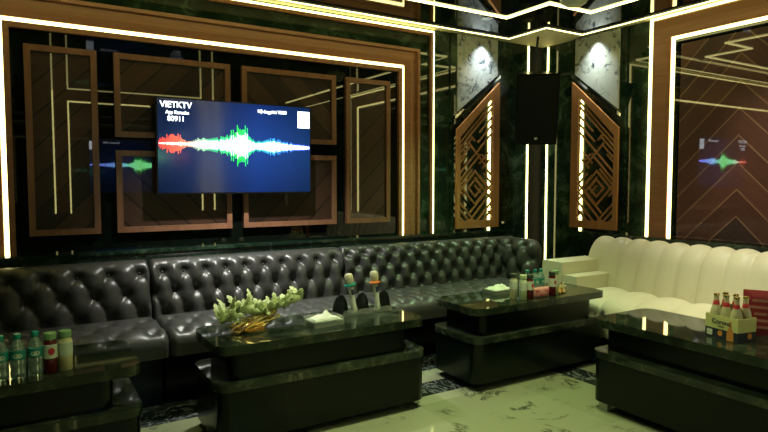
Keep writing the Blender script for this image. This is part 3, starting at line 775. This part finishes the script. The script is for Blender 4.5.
def packet(name, label, loc, rz, w, h, th, m, marks=None):
    t = thing(name, label, 'packet', loc, rz)
    bm = B(); n = 10; g = []
    for s in (-1, 1):
        side = []
        for i in range(n + 1):
            row = []
            for j in range(n + 1):
                u, v = i / n, j / n; k = (4 * u * (1 - u)) ** .4 * (4 * v * (1 - v)) ** .35
                row.append(bm.verts.new(((u - .5) * w, s * (th / 2 * k + .0008), v * h)))
            side.append(row)
        g.append(side)
        for i in range(n):
            for j in range(n): bm.faces.new((side[i][j], side[i + 1][j], side[i + 1][j + 1], side[i][j + 1]))
    a, b = g
    for i in range(n):
        bm.faces.new((a[i][0], a[i + 1][0], b[i + 1][0], b[i][0])); bm.faces.new((a[i][n], a[i + 1][n], b[i + 1][n], b[i][n]))
        bm.faces.new((a[0][i], a[0][i + 1], b[0][i + 1], b[0][i])); bm.faces.new((a[n][i], a[n][i + 1], b[n][i + 1], b[n][i]))
    obj('wrapper', bm, m, t)
    if marks: marks(t)
    return t
def dots(t):
    rnd = random.Random(2)
    for i in range(7):
        x, z = -.065 + .021 * i, rnd.uniform(.02, .055); obj('printed_dot', lathe(B(), [(.008, -.001), (.008, .001)], (x, -.021, z), 10, Matrix.Rotation(pi / 2, 3, 'X')), M['red'], t)
def bands(t):
    rnd = random.Random(9)
    for i in range(5):
        z = .045 + .036 * i; w_ = rnd.uniform(.03, .055)
        obj('printed_band', bx(-w_ + rnd.uniform(-.02, .02), w_, -.0262, -.0245, z, z + .014), M['foil_pink'], t, smooth=0)
packet('snack_packet', 'low pink snack packet with red dots at the front of the middle table group', (3.215, 3.04, T), 0, .165, .075, .045, M['foil_pink'], dots)

# beer carton on the near right table
def carton():
    t = thing('beer_carton', 'pale yellow and navy six-bottle beer carton on the table by the cream sofa', 'carton', (3.235, 1.70, T), -pi / 2 - .19)
    w, d = .195, .135; h = .125                        # local x runs along the table, local -y faces the camera side
    hx, hy = w / 2, d / 2
    obj('lower_wrap', sweep([(-hx, -hy), (-hx, hy), (hx, hy), (hx, -hy)], bar(-.003, 0, 0, .052), flat, True), M['carton_dark'], t, smooth=0)
    obj('upper_wrap', sweep([(-hx, -hy), (-hx, hy), (hx, hy), (hx, -hy)], bar(-.003, 0, .0522, h), flat, True), M['carton'], t, smooth=0)
    obj('bottom', bx(-hx + .0035, hx - .0035, -hy + .0035, hy - .0035, 0, .003), M['card_in'], t)
    bm = B(); pts = [(-hx + .004, .0035), (hx - .004, .0035), (hx - .004, .13), (hx - .05, .185), (-hx + .05, .185), (-hx + .004, .13)]
    prism(bm, pts, lambda a, z, dd: (a, dd, z), -.0015, .0015); obj('divider', bm, M['card_in'], t)
    rt = (pi / 2, 0, 0)
    text('brand_text', 'Corona', .036, M['ink'], t, (0, -hy - .0012, .080), rt, .0005, 'CENTER')
    text('small_text', 'Extra', .016, M['ink'], t, (0, -hy - .0012, .063), rt, .0005, 'CENTER')
    obj('code_patch', bx(-hx + .012, -hx + .045, -hy - .0012, -hy - .0002, .010, .042), M['pale_label'], t, smooth=0)
    obj('badge', lathe(B(), [(.015, 0), (.015, .001)], (-.005, -hy - .0002, .030), 18, Matrix.Rotation(pi / 2, 3, 'X')), M['print_orange'], t)
    bp = [(-.020, .002), (.020, .002), (.020, .045), (.007, .075), (.006, .105), (-.006, .105), (-.007, .075), (-.020, .045)]
    obj('printed_bottle', prism(B(), [(x + .055, z) for x, z in bp], lambda a, z, dd: (a, -hy - dd, z), .0003, .0014), M['print_orange'], t, smooth=0)
    obj('printed_disc', lathe(B(), [(.016, 0), (.016, .001)], (hx + .0002, .02, .03), 18, Matrix.Rotation(pi / 2, 3, 'Y')), M['print_orange'], t)
    return t
ct = carton()
prof = [(.024, 0), (.0285, .004), (.0285, .125), (.026, .145), (.016, .175), (.0125, .195), (.0125, .222)]
beer0 = None
lab = [['front row left end', 'front row middle', 'front row right end'], ['back row left end', 'back row middle', 'back row right end']]
for r_ in range(2):
    for c_ in range(3):
        off = Matrix.Rotation(-pi / 2 - .19, 3, 'Z') @ Vector((-.061 * (1 - c_), -.034 + .067 * r_, 0)); loc = (3.235 + off.x, 1.70 + off.y, T + .0035)
        l_ = 'golden beer bottle in the carton, ' + lab[r_][c_]
        if beer0 is None:
            beer0 = thing('beer_bottle', l_, 'bottle', loc, 0, 'beer bottles in the carton'); beer0.rotation_euler = (0, 0, -pi / 2)
            obj('glass', lathe(B(), prof), M['beer'], beer0)
            obj('neck_label', lathe(B(), [(.0145, .170), (.018, .171), (.0138, .193), (.0130, .194)]), M['red'], beer0)
            obj('crown_cap', lathe(B(), [(.0135, .2225), (.0155, .224), (.0145, .231), (.010, .233)]), M['gold'], beer0)
        else: dup(beer0, loc, -pi / 2, l_)
packet('red_packet', 'tall red foil packet standing behind the beer carton', (3.42, 1.64, T), -pi / 2 + .5, .165, .25, .05, M['foil_red'], bands)

# shelf dish on the middle table
t = thing('ashtray', 'small pale ashtray on the lower shelf of the middle table', 'ashtray', (3.72, 3.0, .3135))
obj('dish', lathe(B(), [(.035, 0), (.045, .004), (.05, .022), (.046, .022), (.040, .008), (.01, .006)], n=24), M['white_paint'], t)

# ------------------------------------------------------------------ ceiling fixtures and lamps
t = thing('ceiling_projector', 'pale faceted fixture hanging from the black ceiling at the top of the picture', 'light fixture', (3.27, 2.83, HM), .4)
obj('housing', lathe(B(), [(.055, -.135), (.09, -.11), (.115, -.05), (.10, -.0305)], n=8), M['white_paint'], t, smooth=0)
obj('mount', lathe(B(), [(.04, -.03), (.04, -.0005)], n=12), M['white_paint'], t)
def spot(x, y, z, power, color, size, blend, label, target=None, ring=True, radius=.04):
    t = thing('downlight', label, 'downlight', (x, y, z), 0)
    obj('ring', lathe(B(), [(.045, -.006), (.05, -.0005)] if False else [(.030, -.0005), (.046, -.0005), (.044, -.007), (.032, -.007)], n=20), M['chrome'], t)
    obj('lens', lathe(B(), [(.029, -.005), (.029, -.001)], n=16), M['lamp'], t)
    ld = bpy.data.lights.new('downlight_lamp', 'SPOT'); ld.energy = power; ld.color = color; ld.spot_size = radians(size); ld.spot_blend = blend; ld.shadow_soft_size = radius
    lo = bpy.data.objects.new('downlight_lamp', ld); COL.objects.link(lo); lo.parent = t; lo.location = (0, 0, -.012)
    tg = Vector(target) if target else Vector((x, y, 0)); d = tg - Vector((x, y, z - .012))
    lo.rotation_euler = d.to_track_quat('-Z', 'Y').to_euler()
GRN, NEU = (.90, 1., .50), (1., .98, .90)
spot(3.98, D - .13, HC, 34, (.86, .95, 1.), 95, 1., 'downlight over the marble panel on the TV wall', (3.98, D - .02, 1.2))
spot(R - .13, 3.89, HC, 34, (.93, 1., .92), 95, 1., 'downlight over the marble panel on the right wall', (R - .02, 3.89, 1.2))
spot(1.45, 3.85, HM, 330, NEU, 80, 1., 'ceiling downlight above the middle black sofa', (1.5, 4.15, .6))
spot(1.9, 2.3, HM, 150, GRN, 95, .9, 'ceiling downlight above the open floor')
spot(3.0, 2.55, HM, 105, GRN, 95, .9, 'ceiling downlight between the middle and right tables')
spot(4.0, 2.3, HM, 90, (1, .96, .74), 75, 1., 'ceiling downlight above the cream sofa', (4.75, 2.1, .95))
spot(3.3, 3.75, HM, 110, (.6, 1., .45), 80, .9, 'ceiling downlight above the right black sofa seat', (3.2, 4.0, .5))
spot(.4, 2.3, HM, 45, GRN, 100, .9, 'ceiling downlight above the left table')
spot(1.0, .4, HM, 110, GRN, 120, .9, 'ceiling downlight near the viewer')
spot(3.9, .9, HM, 60, (1, .98, .74), 100, .9, 'ceiling downlight above the near end of the cream sofa')

# ------------------------------------------------------------------ world, camera, view
w = bpy.data.worlds.new('world'); S.world = w; w.use_nodes = True
w.node_tree.nodes['Background'].inputs[0].default_value = (.02, .025, .02, 1); w.node_tree.nodes['Background'].inputs[1].default_value = .2
cam = bpy.data.cameras.new('camera'); co = bpy.data.objects.new('camera', cam); COL.objects.link(co)
cam.sensor_width = 36; cam.lens = 36 * 591 / 768; cam.clip_start = .02
co.location = (0, 0, 1.35); co.rotation_euler = (radians(90 - 3.3), 0, radians(-31.6))
S.camera = co
S.view_settings.view_transform = 'Standard'; S.view_settings.look = 'None'; S.view_settings.exposure = .48; S.view_settings.gamma = 1.
S.view_settings.use_curve_mapping = False
S.cycles.max_bounces = 10; S.cycles.glossy_bounces = 6; S.cycles.diffuse_bounces = 4; S.cycles.transmission_bounces = 8
S.cycles.use_denoising = True
S.cycles.sample_clamp_indirect = 6.
